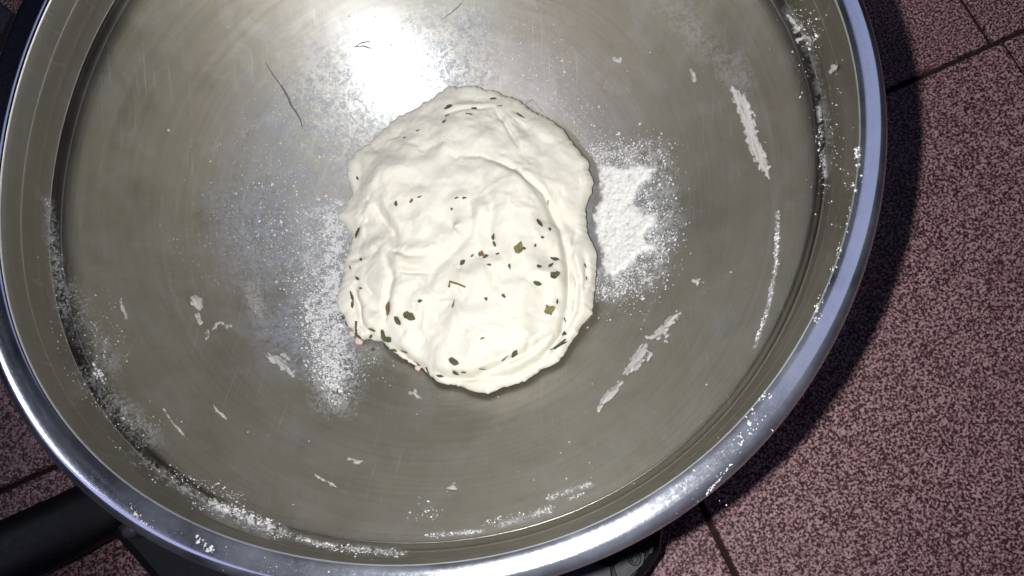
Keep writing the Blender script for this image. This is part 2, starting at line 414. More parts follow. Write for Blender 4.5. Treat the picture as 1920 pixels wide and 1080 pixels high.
# ------------------------------------------------------------------ bowl
bowl = tag(empty('mixing_bowl', (0, 0, 0)), 'large scratched stainless steel mixing bowl holding the dough, flour on its walls', 'bowl')
NT_ = 288
def lathe(prof, name, mat, parent, back=()):
    nf = len(prof); prof = list(prof) + list(back)          # back: the outside of the sheet, not joined to the inside
    th = np.linspace(0, 2 * np.pi, NT_, endpoint=False); V = []
    for r, z in prof:
        kk = kth(th, z); sh = 0.0011 * np.clip((z + 0.02) / 0.018, 0, 1) * np.clip((0.1565 - r) / 0.006, 0, 1) * np.cos(th)      # the rolled rim is a little wider on the left
        V.append(np.stack([(r + sh) * kk * np.cos(th), (r + sh) * kk * np.sin(th), np.full(NT_, z)], -1))
    V = np.concatenate(V); i = np.arange(NT_); j = (i + 1) % NT_; F = []
    for k in range(len(prof) - 1):
        if back and k == nf - 1: continue
        F.append(np.stack([k * NT_ + i, k * NT_ + j, (k + 1) * NT_ + j, (k + 1) * NT_ + i], -1))
    return fastobj(name, V, np.concatenate(F), mat, parent, smooth=True)
def smooth_prof(p, n=4):
    p = np.array(p); t = np.arange(len(p)); q = np.linspace(0, len(p) - 1, (len(p) - 1) * n + 1)
    # Catmull-Rom through the points
    out = []
    for x in q:
        i = min(int(x), len(p) - 2); f = x - i; a, b, c, d = p[max(i - 1, 0)], p[i], p[i + 1], p[min(i + 2, len(p) - 1)]
        out.append(0.5 * ((2 * b) + (-a + c) * f + (2 * a - 5 * b + 4 * c - d) * f * f + (-a + 3 * b - 3 * c + d) * f ** 3))
    return [tuple(o) for o in out]
inner = [(max(r, 1e-4), z) for r, z in PROF]
prof_in = inner[:56] + smooth_prof(inner[55:], 4)[1:]
lathe(prof_in, 'body', M_STEEL, bowl, [(r + 0.0009, z - 0.0006) for r, z in prof_in[::-1] if z < -0.006])
rim_in = smooth_prof(RIM, 3); rim_in = [(r + 0.00004, z) for r, z in rim_in]
rim_back = [(r - 0.0008 if r > 0.1575 else r, z - 0.0009 if r < 0.1575 else z) for r, z in rim_in[::-1] if r > 0.1490]
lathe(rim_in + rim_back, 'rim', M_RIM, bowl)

# ------------------------------------------------------------------ dough
OUT = [(870,163),(905,168),(940,180),(1000,213),(1035,235),(1062,262),(1085,288),(1104,312),(1112,345),(1104,375),(1098,410),(1102,440),(1112,470),(1118,515),(1116,550),(1112,590),(1085,615),(1068,645),(1040,680),(1000,703),(965,720),(930,732),(895,735),(860,726),(822,714),(795,694),(765,676),(735,658),(715,642),(690,638),(672,640),(658,618),(645,592),(632,566),(640,525),(652,480),(662,440),(634,404),(648,385),(664,365),(652,330),(652,305),(672,282),(700,255),(728,236),(760,212),(800,192),(835,172)]
op = np.array(OUT, float)
P2, _ = on_bowl(op[:, 0], op[:, 1]); po = P2[:, :2]
# shrink a touch because the edge stands a few mm above the metal
po = po + (CAM[:2] - po) * 0.008
cen = po.mean(0)
th = np.arctan2(po[:, 1] - cen[1], po[:, 0] - cen[0]); ra = np.hypot(*(po - cen).T); o_ = np.argsort(th); th, ra = th[o_], ra[o_]
TH = np.linspace(-np.pi, np.pi, 560, endpoint=False)
RA = np.interp(TH, np.r_[th - 2 * np.pi, th, th + 2 * np.pi], np.r_[ra, ra, ra])
RS = np.array([np.interp(TH + o_f, TH, RA, period=2 * np.pi) for o_f in np.linspace(-0.16, 0.16, 17)]).mean(0)
RA = RA * (1 + 0.012 * vn(np.cos(TH) * 9 + 40, np.sin(TH) * 9 + 40) + 0.009 * fbm(np.cos(TH) * 15 + 80, np.sin(TH) * 15 + 80, 2) + 0.006 * vn(np.cos(TH) * 60 + 10, np.sin(TH) * 60 + 90))
ZM = -0.084
fp = lambda pts: on_plane(np.array([p[0] for p in pts], float), np.array([p[1] for p in pts], float), ZM)[:, :2]
def seg_dist(X, Y, pts):
    """distance to a polyline, and signed side"""
    best = np.full(X.shape, 9.0); side = np.zeros(X.shape); tt = np.zeros(X.shape); n = len(pts) - 1
    for i in range(n):
        a, b = pts[i], pts[i + 1]; d = b - a; L = d @ d
        t = np.clip(((X - a[0]) * d[0] + (Y - a[1]) * d[1]) / L, 0, 1)
        dx, dy = X - a[0] - t * d[0], Y - a[1] - t * d[1]; D = np.hypot(dx, dy)
        m = D < best; best = np.where(m, D, best); side = np.where(m, np.sign(d[0] * dy - d[1] * dx), side); tt = np.where(m, (i + t) / n, tt)
    return best, side, tt
def inpoly(X, Y, pts):
    c = np.zeros(X.shape, bool); n = len(pts)
    for i in range(n):
        (x1, y1), (x2, y2) = pts[i], pts[(i + 1) % n]
        m = ((y1 > Y) != (y2 > Y)) & (X < (x2 - x1) * (Y - y1) / (y2 - y1 + 1e-12) + x1); c ^= m
    return c
NU = 170
U = np.linspace(0.004, 1, NU)
ss = np.where(U < 0.93, np.sin(U / 0.93 * np.pi / 2) ** 0.85, 1 - (U - 0.93) / 0.07 * 0.07)
RR = ss[:, None] * RS[None] + (ss[:, None] ** 9) * (RA - RS)[None]          # fine raggedness only near the edge
X = cen[0] + RR * np.cos(TH)[None]; Y = cen[1] + RR * np.sin(TH)[None]
edge = (1 - np.minimum(ss, 1.0))[:, None] * RS[None]            # metres to the edge
base = bowl_z(X, Y)
zc = bowl_z(cen[0], cen[1])
e = np.clip(edge / 0.040, 0, 1)
EDGE = 0.0055 + 0.0060 * np.clip(np.cos(TH - math.radians(32)), 0, 1)[None] ** 1.5
tuck = np.clip(1 - (U - 0.93) / 0.07, 0, 1)[:, None]
H = EDGE * (0.5 + 0.5 * (1 - (1 - np.clip(edge / 0.004, 0, 1)) ** 2) ** 0.5) * np.where(U[:, None] > 0.93, tuck, 1) + 0.0225 * (1 - (1 - e) ** 2.0)
flat = zc + 0.004 + 0.35 * (base - zc)
kf = np.clip(edge / 0.03, 0, 1); kf = kf * kf * (3 - 2 * kf)
Z = base * (1 - kf) + flat * kf + H
# the folded ball standing proud of the flap on its right
ball = fp([(690,330),(760,300),(840,300),(905,300),(965,330),(1015,372),(1045,430),(1058,500),(1060,570),(1046,625),(1010,672),(960,700),(890,705),(820,690),(750,650),(715,600),(705,520),(690,440)])
bd, _, _ = seg_dist(X, Y, np.vstack([ball, ball[:1]])); ins = inpoly(X, Y, ball); sd = np.where(ins, bd, -bd)
step = 1 / (1 + np.exp(-sd / 0.0016))
right = np.clip((X - fp([(830, 450)])[0][0]) / 0.025, 0, 1)
Z += 0.0052 * step * (0.35 + 0.65 * right) * np.clip(edge / 0.006, 0, 1)
Z -= 0.0032 * right * np.exp(-((sd + 0.0012) / 0.0014) ** 2)
def crease(pts, depth, width, lip=0.35):
    global Z
    d, s, t = seg_dist(X, Y, fp(pts)); k = np.sin(np.clip(t, 0.02, 0.98) * np.pi) ** 0.5
    Z = Z - depth * k * np.exp(-(d / width) ** 2) + depth * lip * k * np.exp(-((d * s - width * 2.2) / (width * 1.6)) ** 2)
def lump(px, py, rx, h, ry=None, rot=0):
    global Z
    c = fp([(px, py)])[0]; rx *= 0.00023; ry = (ry or rx / 0.00023) * 0.00023; a = math.radians(rot)
    dx, dy = X - c[0], Y - c[1]; p = dx * math.cos(a) + dy * math.sin(a); q = -dx * math.sin(a) + dy * math.cos(a)
    Z = Z + h * np.exp(-(p / rx) ** 2 - (q / ry) ** 2) * np.clip(edge / 0.008, 0, 1)
crease([(925,195),(948,232),(962,258),(975,285)], 0.0022, 0.0011)
crease([(905,300),(940,320),(985,345),(1020,385),(1045,440)], 0.0012, 0.0012)
crease([(690,362),(712,400),(735,430),(742,470)], 0.0041, 0.0022)
crease([(735,508),(770,513),(805,512)], 0.0026, 0.0011)
crease([(735,470),(765,482),(805,480)], 0.0018, 0.0014)
crease([(845,330),(880,370),(890,410),(880,445),(850,475),(815,505),(800,540),(760,560)], 0.0022, 0.0026)
crease([(905,345),(925,400),(915,440),(930,470),(960,500)], 0.0026, 0.0030)
crease([(720,470),(735,520),(722,560),(712,600)], 0.0030, 0.0020)
crease([(640,470),(690,470),(720,455)], 0.0016, 0.0016)
crease([(1080,430),(1070,480),(1082,530),(1078,580),(1060,620)], 0.0038, 0.0014)
crease([(1062,440),(1066,500),(1072,560)], 0.0027, 0.0012)
crease([(1098,480),(1100,520),(1094,545)], 0.0022, 0.0010)
crease([(805,690),(840,708),(880,710),(930,692),(985,665),(1040,625)], 0.0034, 0.0013)
crease([(985,668),(995,640),(1020,620)], 0.0012, 0.0012)
crease([(650,530),(662,565),(668,600),(690,625)], 0.0035, 0.0014)
crease([(672,520),(690,545),(710,560)], 0.0016, 0.0014)
crease([(725,640),(760,668),(800,690)], 0.0022, 0.0012)
crease([(760,262),(800,275),(850,268)], 0.0008, 0.0020)
crease([(830,205),(870,198),(920,192)], 0.0014, 0.0010)
lump(820, 400, 55, 0.0026, 45); lump(930, 455, 26, -0.0030, 42, 60); lump(870, 590, 130, 0.0028, 90); lump(1000, 520, 28, 0.0020)
lump(770, 395, 45, -0.0018, 20, -20); lump(765, 540, 40, 0.0022, 22); lump(1030, 300, 40, 0.0016, 22, -50); lump(690, 590, 22, 0.0022)
lump(1090, 400, 16, 0.0018, 40); lump(700, 320, 35, 0.0014); lump(640 + 40, 420, 20, 0.0022, 12); lump(955, 620, 70, 0.0012, 40, 20)
ek = np.clip(edge / 0.010, 0.12, 1)
nx, ny = X * 1000, Y * 1000
wx, wy = nx + 3.5 * fbm(nx / 11 + 70, ny / 11 + 30, 2), ny + 3.5 * fbm(nx / 11 + 10, ny / 11 + 90, 2)      # warped: torn, pulled folds
rid = 1 - np.abs(fbm(wx / 13 + 4, wy / 13 + 61, 2)); rid2 = 1 - np.abs(fbm(wx / 6 + 44, wy / 6 + 11, 2))
patch = np.clip(0.5 + 0.9 * fbm(nx / 22 + 33, ny / 22 + 77, 2), 0.15, 1)
Z += ek * (0.0014 * fbm(nx / 16 + 3, ny / 16 + 9, 3) + 0.0006 * fbm(wx / 6 + 50, wy / 6 + 20, 2) + patch * (0.0012 * (rid ** 2 - 0.4) + 0.0006 * (rid2 ** 2 - 0.3)) + 0.0021 * fbm(nx / 9 + 7, ny / 9 + 2, 1) + 0.00008 * fbm(nx / 1.8, ny / 1.8, 2))
for q in range(60):      # small burst bubbles
    a = rng.uniform(0, 2 * np.pi); r = rng.uniform(0.1, 0.85) ** 0.5 * 0.055; c = cen + [r * math.cos(a), r * math.sin(a)]; w_ = rng.uniform(0.0006, 0.0014)
    Z -= 0.6 * w_ * np.exp(-((X - c[0]) ** 2 + (Y - c[1]) ** 2) / w_ ** 2)
Z = np.where(np.arange(NU)[:, None] == NU - 1, bowl_z(X, Y) - 0.0008, Z)
Z[-1] = bowl_z(X[-1], Y[-1]) - 0.0008
Z = np.maximum(Z, base - 0.0008)
V = np.concatenate([np.stack([X.ravel(), Y.ravel(), Z.ravel()], -1), [[cen[0], cen[1], Z[0].mean()]]])
n = len(TH); i = np.arange(n); j = (i + 1) % n
Q = np.concatenate([np.stack([k * n + i, (k + 1) * n + i, (k + 1) * n + j, k * n + j], -1) for k in range(NU - 1)])
Tt = np.concatenate([Q[:, [0, 1, 2]], Q[:, [0, 2, 3]], np.stack([np.full(n, len(V) - 1), i, j], -1)])
dough = tag(empty('dough', (cen[0], cen[1], float(zc))), 'lumpy white ball of dough flecked with dried herbs, at the bottom of the steel bowl', 'dough')
off = np.array([cen[0], cen[1], float(zc)])
dm = fastobj('dough_ball', V - off, Tt, M_DOUGH, dough, smooth=True)
DBVH = BVHTree.FromPolygons([tuple(map(float, v)) for v in V], [tuple(map(int, t)) for t in Tt])
def on_dough(px, py):
    d = pray(np.array(float(px)), np.array(float(py)))
    hit, nrm, _, _ = DBVH.ray_cast(Vector(CAM), Vector(d))
    if hit is None:
        P, N = on_bowl(np.array([float(px)]), np.array([float(py)])); return P[0], N[0]
    nrm = np.array(nrm); nrm = nrm if nrm[2] > 0 else -nrm
    return np.array(hit), nrm

# ------------------------------------------------------------------ herb leaves in the dough (parts of the dough)
MMPX = 0.00024
def leaf_mesh(L, W, jag, curl):
    V = []; n = 5
    for k in range(n + 1):
        t = k / n; wv = W * math.sin(math.pi * min(1, 0.08 + t * 0.92)) ** 0.8 * (1 + random.uniform(-jag, jag))
        x = (t - 0.5) * L; z = curl * L * (4 * (t - 0.5) ** 2)
        V += [(x, -wv / 2, z + wv * 0.22), (x, 0, z), (x, wv / 2 * (1 + random.uniform(-jag, jag)), z + wv * 0.22)]
    m = len(V); V += [(a, b, c - 0.00025) for a, b, c in V]; F = []
    for k in range(n):
        for q in range(2):
            a = k * 3 + q; F += [(a, a + 1, a + 4, a + 3), (m + a, m + a + 3, m + a + 4, m + a + 1)]
        for q in (0, 2):
            a = k * 3 + q; F.append((a, a + 3, m + a + 3, m + a))
    return V, F
def place(o, P, N, ang, lift=0.0):
    z = Vector(N).normalized(); x = Vector((math.cos(ang), math.sin(ang), 0)); x = (x - z * x.dot(z)).normalized(); y = z.cross(x)
    o.matrix_basis = Matrix.Translation(Vector(P) + z * lift) @ Matrix((x, y, z)).transposed().to_4x4()
# px, py, length px, width px, angle (deg, picture), kind 0 green 1 olive 2 brown
LEAVES = [(842,201,20,8,20,0),(889,204,10,6,0,0),(880,215,12,4,-10,0),(926,186,16,4,-15,0),(937,200,14,4,-10,0),(976,219,18,6,-30,0),(839,217,10,6,60,0),(834,228,9,4,60,0),
 (784,245,8,3,0,0),(759,259,6,4,0,0),(671,334,7,4,-40,0),(743,382,11,6,70,0),(772,376,9,5,60,2),(787,369,10,3,10,2),(857,371,9,3,0,0),(871,371,9,3,0,0),
 (1027,381,13,4,-60,0),(1011,419,20,9,-70,0),(1030,430,8,6,-60,0),(673,433,26,13,70,0),(926,443,11,7,60,0),(928,458,12,5,-60,0),(934,476,9,5,50,0),(903,477,12,8,-30,2),(911,481,9,6,20,0),
 (973,464,20,12,60,1),(982,466,9,5,0,0),(868,492,13,7,40,0),(955,500,11,7,50,0),(1011,500,10,7,0,0),(1041,487,18,9,-40,0),(1033,498,12,5,60,0),(1040,515,17,9,15,0),(1008,531,16,9,-10,0),
 (677,488,12,4,-65,0),(657,502,8,3,-70,0),(671,523,11,4,-50,0),(677,541,8,4,-30,0),(659,558,22,4,-70,0),(661,572,12,4,-85,0),(730,578,22,14,40,2),(768,593,20,14,-30,0),(747,601,18,10,-50,0),  # the steep thin sliver at the left edge paints a dark crease
 (788,564,10,6,0,0),(912,560,8,7,30,0),(944,556,9,5,-40,0),(1031,580,20,16,20,1),(851,570,14,5,60,1),(1057,599,15,4,-80,0),(1059,626,14,8,-20,0),(1048,648,28,4,40,0),(1044,566,11,4,70,0),
 (699,617,16,9,20,0),(697,629,12,8,70,0),(719,629,24,9,-85,0),(729,635,18,9,25,0),(674,631,20,5,-35,0),(645,597,10,5,-30,0),(651,607,10,5,-60,0),(724,650,12,5,-60,0),(739,656,13,5,-20,0),(759,658,16,9,-35,0),
 (784,681,15,7,-25,0),(803,694,22,6,-25,0),(826,705,14,5,-10,0),(852,677,18,12,-20,0),(854,698,15,10,-5,0),(870,697,8,5,30,0),(905,690,13,6,20,0),(964,662,16,12,60,0),(946,671,16,5,65,0),
 (1096,498,10,3,-65,0),(1099,523,8,3,-75,0),(1017,445,7,4,20,0),(918,497,12,4,-10,0),(886,480,7,4,30,1),(848,392,6,4,10,0),(1003,460,6,4,80,0),(700,655,8,5,10,0),(905,634,9,3,10,1),(815,712,9,4,-20,0)]
lib = [leaf_mesh(1.0, 0.55, 0.28, random.uniform(0.0, 0.12)) for k in range(14)]
for x, y, L, W, a, kd in LEAVES:
    v, f = random.choice(lib); Ls, Ws = L * MMPX * random.uniform(1.0, 1.3), W * MMPX * random.uniform(1.0, 1.4)
    vv = [(p[0] * Ls, p[1] / 0.55 * Ws, p[2] * Ls * 0.5 if k < len(v) // 2 else p[2] * Ls * 0.5) for k, p in enumerate(v)]
    o = obj('herb_leaf', vv, f, M_LEAF[kd], dough, smooth=False)
    P, N = on_dough(x, y); place(o, P - off, (N + rng.normal(0, 0.16, 3)) / np.linalg.norm(N), math.radians(a + rng.uniform(-15, 15)), rng.uniform(0.0001, 0.0004))
# two bare stems
def tube(pts, r0, r1, seg=6):
    V, F = [], []; P = [np.array(p, float) for p in pts]
    for i, p in enumerate(P):
        d = P[min(i + 1, len(P) - 1)] - P[max(i - 1, 0)]; d /= np.linalg.norm(d) + 1e-12
        s = np.cross(d, (0.1, 0.2, 1.0)); s /= np.linalg.norm(s); up = np.cross(s, d); r = r0 + (r1 - r0) * i / max(1, len(P) - 1)
        V += [p + r * (s * math.cos(2 * math.pi * k / seg) + up * math.sin(2 * math.pi * k / seg)) for k in range(seg)]
    for i in range(len(P) - 1):
        for k in range(seg): F.append((i * seg + k, i * seg + (k + 1) % seg, (i + 1) * seg + (k + 1) % seg, (i + 1) * seg + k))
    F += [tuple(range(seg - 1, -1, -1)), tuple(range((len(P) - 1) * seg, len(P) * seg))]
    return V, F
for pts in ([(843, 538), (844, 528), (858, 532), (873, 538)], [(668, 602), (668, 615), (670, 628)], [(1040, 655), (1050, 645), (1060, 636)]):
    q = []
    for x, y in pts:
        P, N = on_dough(x, y); q.append(P - off + N * 0.0004)
    V, F = tube(q, 0.00055, 0.0004); obj('herb_stem', V, F, M_LEAF[0] if pts[0][0] != 843 else M_LEAF[2], dough)

# ------------------------------------------------------------------ dried dough smears, crumbs and flour films on the bowl wall
def layer_mat(name, col, rough=0.85):
    """a thin layer whose cover (how dense it lies) is stored on the mesh"""
    m = NT(name)
    c = m.mix(m.noise(500, 4), tuple(v * 0.85 for v in col), col); m.set(Base_Color=c, Roughness=rough, Specular_IOR_Level=0.15)
    at = m.n('ShaderNodeAttribute', attribute_name='cover'); tr = m.n('ShaderNodeBsdfTransparent'); mx = m.n('ShaderNodeMixShader')
    m.l(at.outputs['Fac'], mx.inputs[0]); m.l(tr.outputs[0], mx.inputs[1]); m.l(m.p.outputs[0], mx.inputs[2]); m.l(mx.outputs[0], m.t.nodes['Material Output'].inputs[0])
    return m.m
M_SMEAR = layer_mat('dried_dough', (0.50, 0.49, 0.47)); M_FILM = layer_mat('flour_film', (0.62, 0.63, 0.66))
def layer(name, x0, x1, y0, y1, step, field, hgt, cut, mat, world_origin=True):
    """mesh lying on the metal wherever field(px, py) -> (cover, height 0..1) exceeds cut"""
    gx, gy = np.meshgrid(np.arange(x0, x1, step), np.arange(y0, y1, step)); cov, h = field(gx, gy)
    k = cov > cut; kc = k[:-1, :-1] | k[1:, 1:] | k[1:, :-1] | k[:-1, 1:]
    idx = np.arange(gx.size).reshape(gx.shape)
    Q = np.stack([idx[1:, :-1][kc], idx[1:, 1:][kc], idx[:-1, 1:][kc], idx[:-1, :-1][kc]], -1)
    use = np.unique(Q); mp = np.zeros(gx.size, int); mp[use] = np.arange(len(use)); Q = mp[Q]
    P, N = on_bowl(gx.ravel()[use], gy.ravel()[use]); P = P + N * (0.00008 + hgt * np.clip(h.ravel()[use], 0, 1))[:, None]
    c = np.zeros(3) if world_origin else P.mean(0)
    o = fastobj(name, P - c, Q, mat, smooth=True); o.location = c
    at = o.data.attributes.new('cover', 'FLOAT', 'POINT'); at.data.foreach_set('value', np.clip(cov.ravel()[use], 0, 1).astype(np.float32))
    return o
def pdist(x, y, sp):
    """distance to a spine of (px, py, width) measured against its local half width: >0 inside (in px)"""
    best = np.full(x.shape, -1e3); tt = np.zeros(x.shape); n = len(sp) - 1
    for i in range(n):
        (ax, ay, aw), (bx, by, bw) = sp[i], sp[i + 1]; dx, dy = bx - ax, by - ay
        t = np.clip(((x - ax) * dx + (y - ay) * dy) / (dx * dx + dy * dy + 1e-9), 0, 1)
        f = (aw + (bw - aw) * t) / 2 - np.hypot(x - ax - t * dx, y - ay - t * dy); m = f > best
        best = np.where(m, f, best); tt = np.where(m, (i + t) / n, tt)
    return best, tt
def smear(sps, seed, thin):
    pts = np.array([p[:2] for sp in sps for p in sp], float); mw = max(p[2] for sp in sps for p in sp) * 0.7 + 6
    d = pts[-1] - pts[0] if len(sps[0]) < 3 else np.array(sps[0][-1][:2]) - np.array(sps[0][0][:2]); ang = math.atan2(d[1], d[0])
    def field(x, y):
        f = np.max([pdist(x, y, sp)[0] for sp in sps], 0)
        u_, v_ = x * math.cos(ang) + y * math.sin(ang), -x * math.sin(ang) + y * math.cos(ang)
        drag = fbm(u_ / 13 + seed, v_ / 2.6 + seed * 3, 3); lump_ = fbm(x / 6 + seed * 7, y / 6 + seed, 3)
        big = min(1.0, mw / 16)
        g_ = f + big * (1.7 * drag + 3.6 * lump_)
        cov = np.clip((g_ + 0.4) / 1.8, 0, 1) * np.clip(0.95 + 0.40 * drag, 0.3, 1)
        return (cov * (0.22 if thin else 1.0), np.clip(g_ / 7, 0, 1) ** 0.7)
    lo, hi = pts.min(0) - mw, pts.max(0) + mw
    return layer('dough_smear', lo[0], hi[0], lo[1], hi[1], 1.1, field, 0.0001 if thin else 0.0009, 0.03, M_SMEAR, False)
SM = [
 ('long pale smear of dried dough on the upper right wall of the bowl', [[(1374,168,10),(1390,186,24),(1400,212,24),(1407,240,22),(1412,265,26),(1424,292,26),(1436,315,17),(1441,331,6)], [(1417,290,8),(1420,304,5)], [(1425,310,5),(1423,318,4)]]),
 ('pinkish ragged dough smear, topmost of the row of three right below the flour heap', [[(1272,590,8),(1258,602,14),(1244,620,20),(1232,630,14),(1214,632,6)], [(1252,628,9),(1248,640,5)]]),
 ('broad ragged dough smear, middle of the row of three right below the flour heap', [[(1212,648,8),(1204,664,22),(1192,682,24),(1178,694,16),(1168,704,6)], [(1222,664,6),(1216,672,7)]]),
 ('tapering ragged dough smear, lowest of the row of three right below the flour heap', [[(1163,718,10),(1152,734,16),(1140,746,12),(1128,758,6),(1124,768,5)]]),
 ('wedge shaped dough smear lower left of the dough ball', [[(504,666,8),(516,674,18),(530,684,18),(542,694,10),(550,702,4)], [(530,664,8),(540,674,6)]]),
 ('pale teardrop of dried dough left of the dough ball on the bowl wall', [[(360,560,8),(368,566,22),(372,576,14),(371,584,6)], [(370,590,8),(376,606,9)]]),
 ('faint scraped patch of dough between the teardrop spot and the dough ball', [[(466,532,10),(474,546,14)], [(474,560,16),(484,578,22),(492,598,12)]]),
 ('tiny tee shaped dough scrap right of the flour heap', [[(1300,525,6),(1308,528,12),(1312,528,5)], [(1306,522,5),(1307,534,5)], [(1312,529,4),(1319,529,4)]]),
 ('thin curved dough thread on the lower left wall of the bowl', [[(307,768,3),(318,786,4),(330,800,5),(342,813,5),(350,824,2)]]),
 ('short straight dough sliver near the bottom of the bowl, slanting down to the right', [[(590,890,4),(602,898,6),(616,905,6),(630,913,4)]]),
 ('short flat dough sliver below the dough ball, above the slanting sliver', [[(654,861,4),(664,864,8),(674,867,7),(681,866,3)]]),
 ('small white three lobed dough crumb near the front of the bowl', [[(840,917,6),(846,912,9),(856,918,7)], [(848,914,8),(850,909,4)]]),
 ('scraped dough crumb just below the lower edge of the dough ball', [[(768,736,5),(778,738,9),(785,744,6)], [(778,732,6),(781,742,5)]]),
 ('round pale dough dot on the upper right wall of the bowl', [[(1152,110,8),(1158,112,13),(1163,113,7)]]),
 ('short dough dash above the long pale smear', [[(1296,131,4),(1300,141,8),(1304,150,6)]]),
 ('slim upright dough fleck on the left wall of the bowl', [[(226,562,3),(230,578,7),(237,597,7)]]),
 ('crinkled white dough scrap high on the right wall near the rim', [[(1478,30,5),(1488,46,8),(1492,60,7),(1504,48,4)], [(1497,76,7),(1508,70,9),(1518,74,6),(1519,84,5)]]),
 ('small white dough fleck on the right wall close under the rim', [[(1557,136,5),(1563,127,9),(1568,118,3)]]),
 ('broken chain of tiny dough bits left of the dough ball', [[(390,622,6),(389,634,9),(392,640,4)], [(396,620,5),(404,612,6),(410,606,5)], [(412,604,5),(420,606,5)], [(424,618,4),(426,611,4),(436,612,4)]]),
 ('pointed dough speck with a thin tail low on the left of the bowl', [[(400,760,2),(408,772,6),(418,780,8),(421,784,4)]]),
 ('faint pale streak running down the upper wall toward the dough ball', [[(1006,-8,10),(1022,30,20),(1036,70,20),(1044,110,16),(1050,150,14),(1053,185,6)]]),
 ('rounded pale dough blob on the wall touching the top right of the dough ball', [[(985,205,14),(996,198,24),(1006,206,14)]]),
 ('pale double blob of dough high on the wall near the top of the picture', [[(1022,2,8),(1032,18,22),(1040,30,14)], [(1040,46,8),(1043,52,10)]]),
]
for q, (lab, sps) in enumerate(SM):
    o = smear(sps, 3 + 11 * q, q in (6, 20, 22)); tag(o, lab, 'dough smear', 'dried dough smears on the bowl wall')
# pink-white crumbs at the lower left edge of the dough
def rock(r, seed):
    q = np.random.default_rng(seed); bm = bmesh.new(); bmesh.ops.create_icosphere(bm, subdivisions=2, radius=r)
    for v in bm.verts:
        v.co *= 1 + 0.25 * vn(np.array(v.co.x / r * 1.3 + seed), np.array(v.co.y / r * 1.3 + v.co.z / r)); v.co.z *= 0.7
    V = [tuple(v.co) for v in bm.verts]; F = [tuple(v.index for v in f.verts) for f in bm.faces]; bm.free(); return V, F
M_CRUMB = mat_simple('pink_crumb', (0.66, 0.50, 0.42), 0.75, 0.3, 0.15, 600, 0.2)
for q, (x, y, r, lab) in enumerate(((660, 628, 6, 'pale pinkish crumb at the lower left edge of the dough, upper of the two touching'), (673, 641, 8, 'larger pinkish crumb at the lower left edge of the dough, lower of the two touching'),
                      (784, 691, 6, 'small white crumb lying against the bottom edge of the dough'))):
    P, N = on_bowl(np.array([x]), np.array([y])); V, F = rock(r * MMPX, q + 3)
    tag(obj('crumb', V, F, M_CRUMB, loc=P[0] + N[0] * r * MMPX * 0.5), lab, 'crumb', 'crumbs beside the dough')
# dark fibre and dark marks on the metal
def fibre(pts, r, label):
    px_ = np.array(pts, float); t = np.linspace(0, len(pts) - 1, 24); k = np.arange(len(pts))
    P, N = on_bowl(np.interp(t, k, px_[:, 0]), np.interp(t, k, px_[:, 1])); P = P + N * 0.00025
    wd = 0.3 + 0.7 * np.sin(np.clip(t / (len(pts) - 1), 0, 1) * np.pi) ** 1.2
    V, F = tube(P, r, r); c = P.mean(0); V = np.array(V).reshape(24, 6, 3)
    V = P[:, None] + (V - P[:, None]) * wd[:, None, None]
    tag(obj('fibre', V.reshape(-1, 3) - c, F, M_THREAD, loc=c), label, 'fibre', 'dark fibres stuck in the bowl')
fibre([(498,118),(515,145),(530,165),(540,183),(546,198),(556,212),(563,224),(567,242)], 0.00042, 'long dark curved fibre on the bowl wall upper left of the dough')
fibre([(664,88),(678,80),(690,78),(700,79)], 0.0003, 'short dark fibre by the bright glare, upper of the pair')
fibre([(664,88),(682,86),(692,90),(704,90)], 0.00036, 'short dark fibre by the bright glare, lower of the pair')
fibre([(826,38),(845,25),(862,10),(870,0)], 0.0002, 'thin straight dark fibre at the top of the bowl right of the glare')

# ------------------------------------------------------------------ flour
OCT = np.array([(1, 0, 0), (-1, 0, 0), (0, 1, 0), (0, -1, 0), (0, 0, 1), (0, 0, -1)], float)
OF = np.array([(0, 2, 4), (2, 1, 4), (1, 3, 4), (3, 0, 4), (2, 0, 5), (1, 2, 5), (3, 1, 5), (0, 3, 5)])
def grains(px, py, size, lift=None):
    P, N = on_bowl(px, py); n = len(px)
    a = rng.random(n) * 2 * np.pi; s = 0.85 * size * np.exp(rng.normal(0, 0.5, n)); asp = rng.uniform(0.6, 1.5, n)
    t1 = np.cross(N, [0.3, 0.2, 1.0]); t1 /= np.linalg.norm(t1, axis=1, keepdims=True) + 1e-9; t2 = np.cross(N, t1)
    e1 = t1 * np.cos(a)[:, None] + t2 * np.sin(a)[:, None]; e2 = np.cross(N, e1)
    jit = rng.uniform(0.7, 1.3, (n, 6)); 
    O = (OCT[None, :, 0:1] * (e1 * (s * asp)[:, None])[:, None] + OCT[None, :, 1:2] * (e2 * s[:, None])[:, None] + OCT[None, :, 2:3] * (N * (s * 0.6)[:, None])[:, None]) * jit[..., None]
    V = P[:, None] + N[:, None] * ((s * 0.3)[:, None] + (0 if lift is None else lift[:, None]))[..., None] + O
    Fx = OF[None] + (np.arange(n) * 6)[:, None, None]
    return V.reshape(-1, 3), Fx.reshape(-1, 3)
def along(pts, spread, n, clump=0.0, cs=14.0, sy=None):
    p = np.array(pts, float); L = np.r_[0, np.cumsum(np.hypot(*np.diff(p, axis=0).T))]
    m = n * 4 if clump else n; t = rng.random(m) * L[-1]
    sp = np.interp(t, L, spread if np.ndim(spread) else [spread] * len(L))
    x = np.interp(t, L, p[:, 0]) + rng.normal(0, 1, m) * sp; y = np.interp(t, L, p[:, 1]) + rng.normal(0, 1, m) * sp
    if clump:
        k = fbm(x / cs + 5, y / cs + 9, 3) + rng.normal(0, 0.25, m) > clump - 0.4; x, y = x[k][:n], y[k][:n]
    return x, y
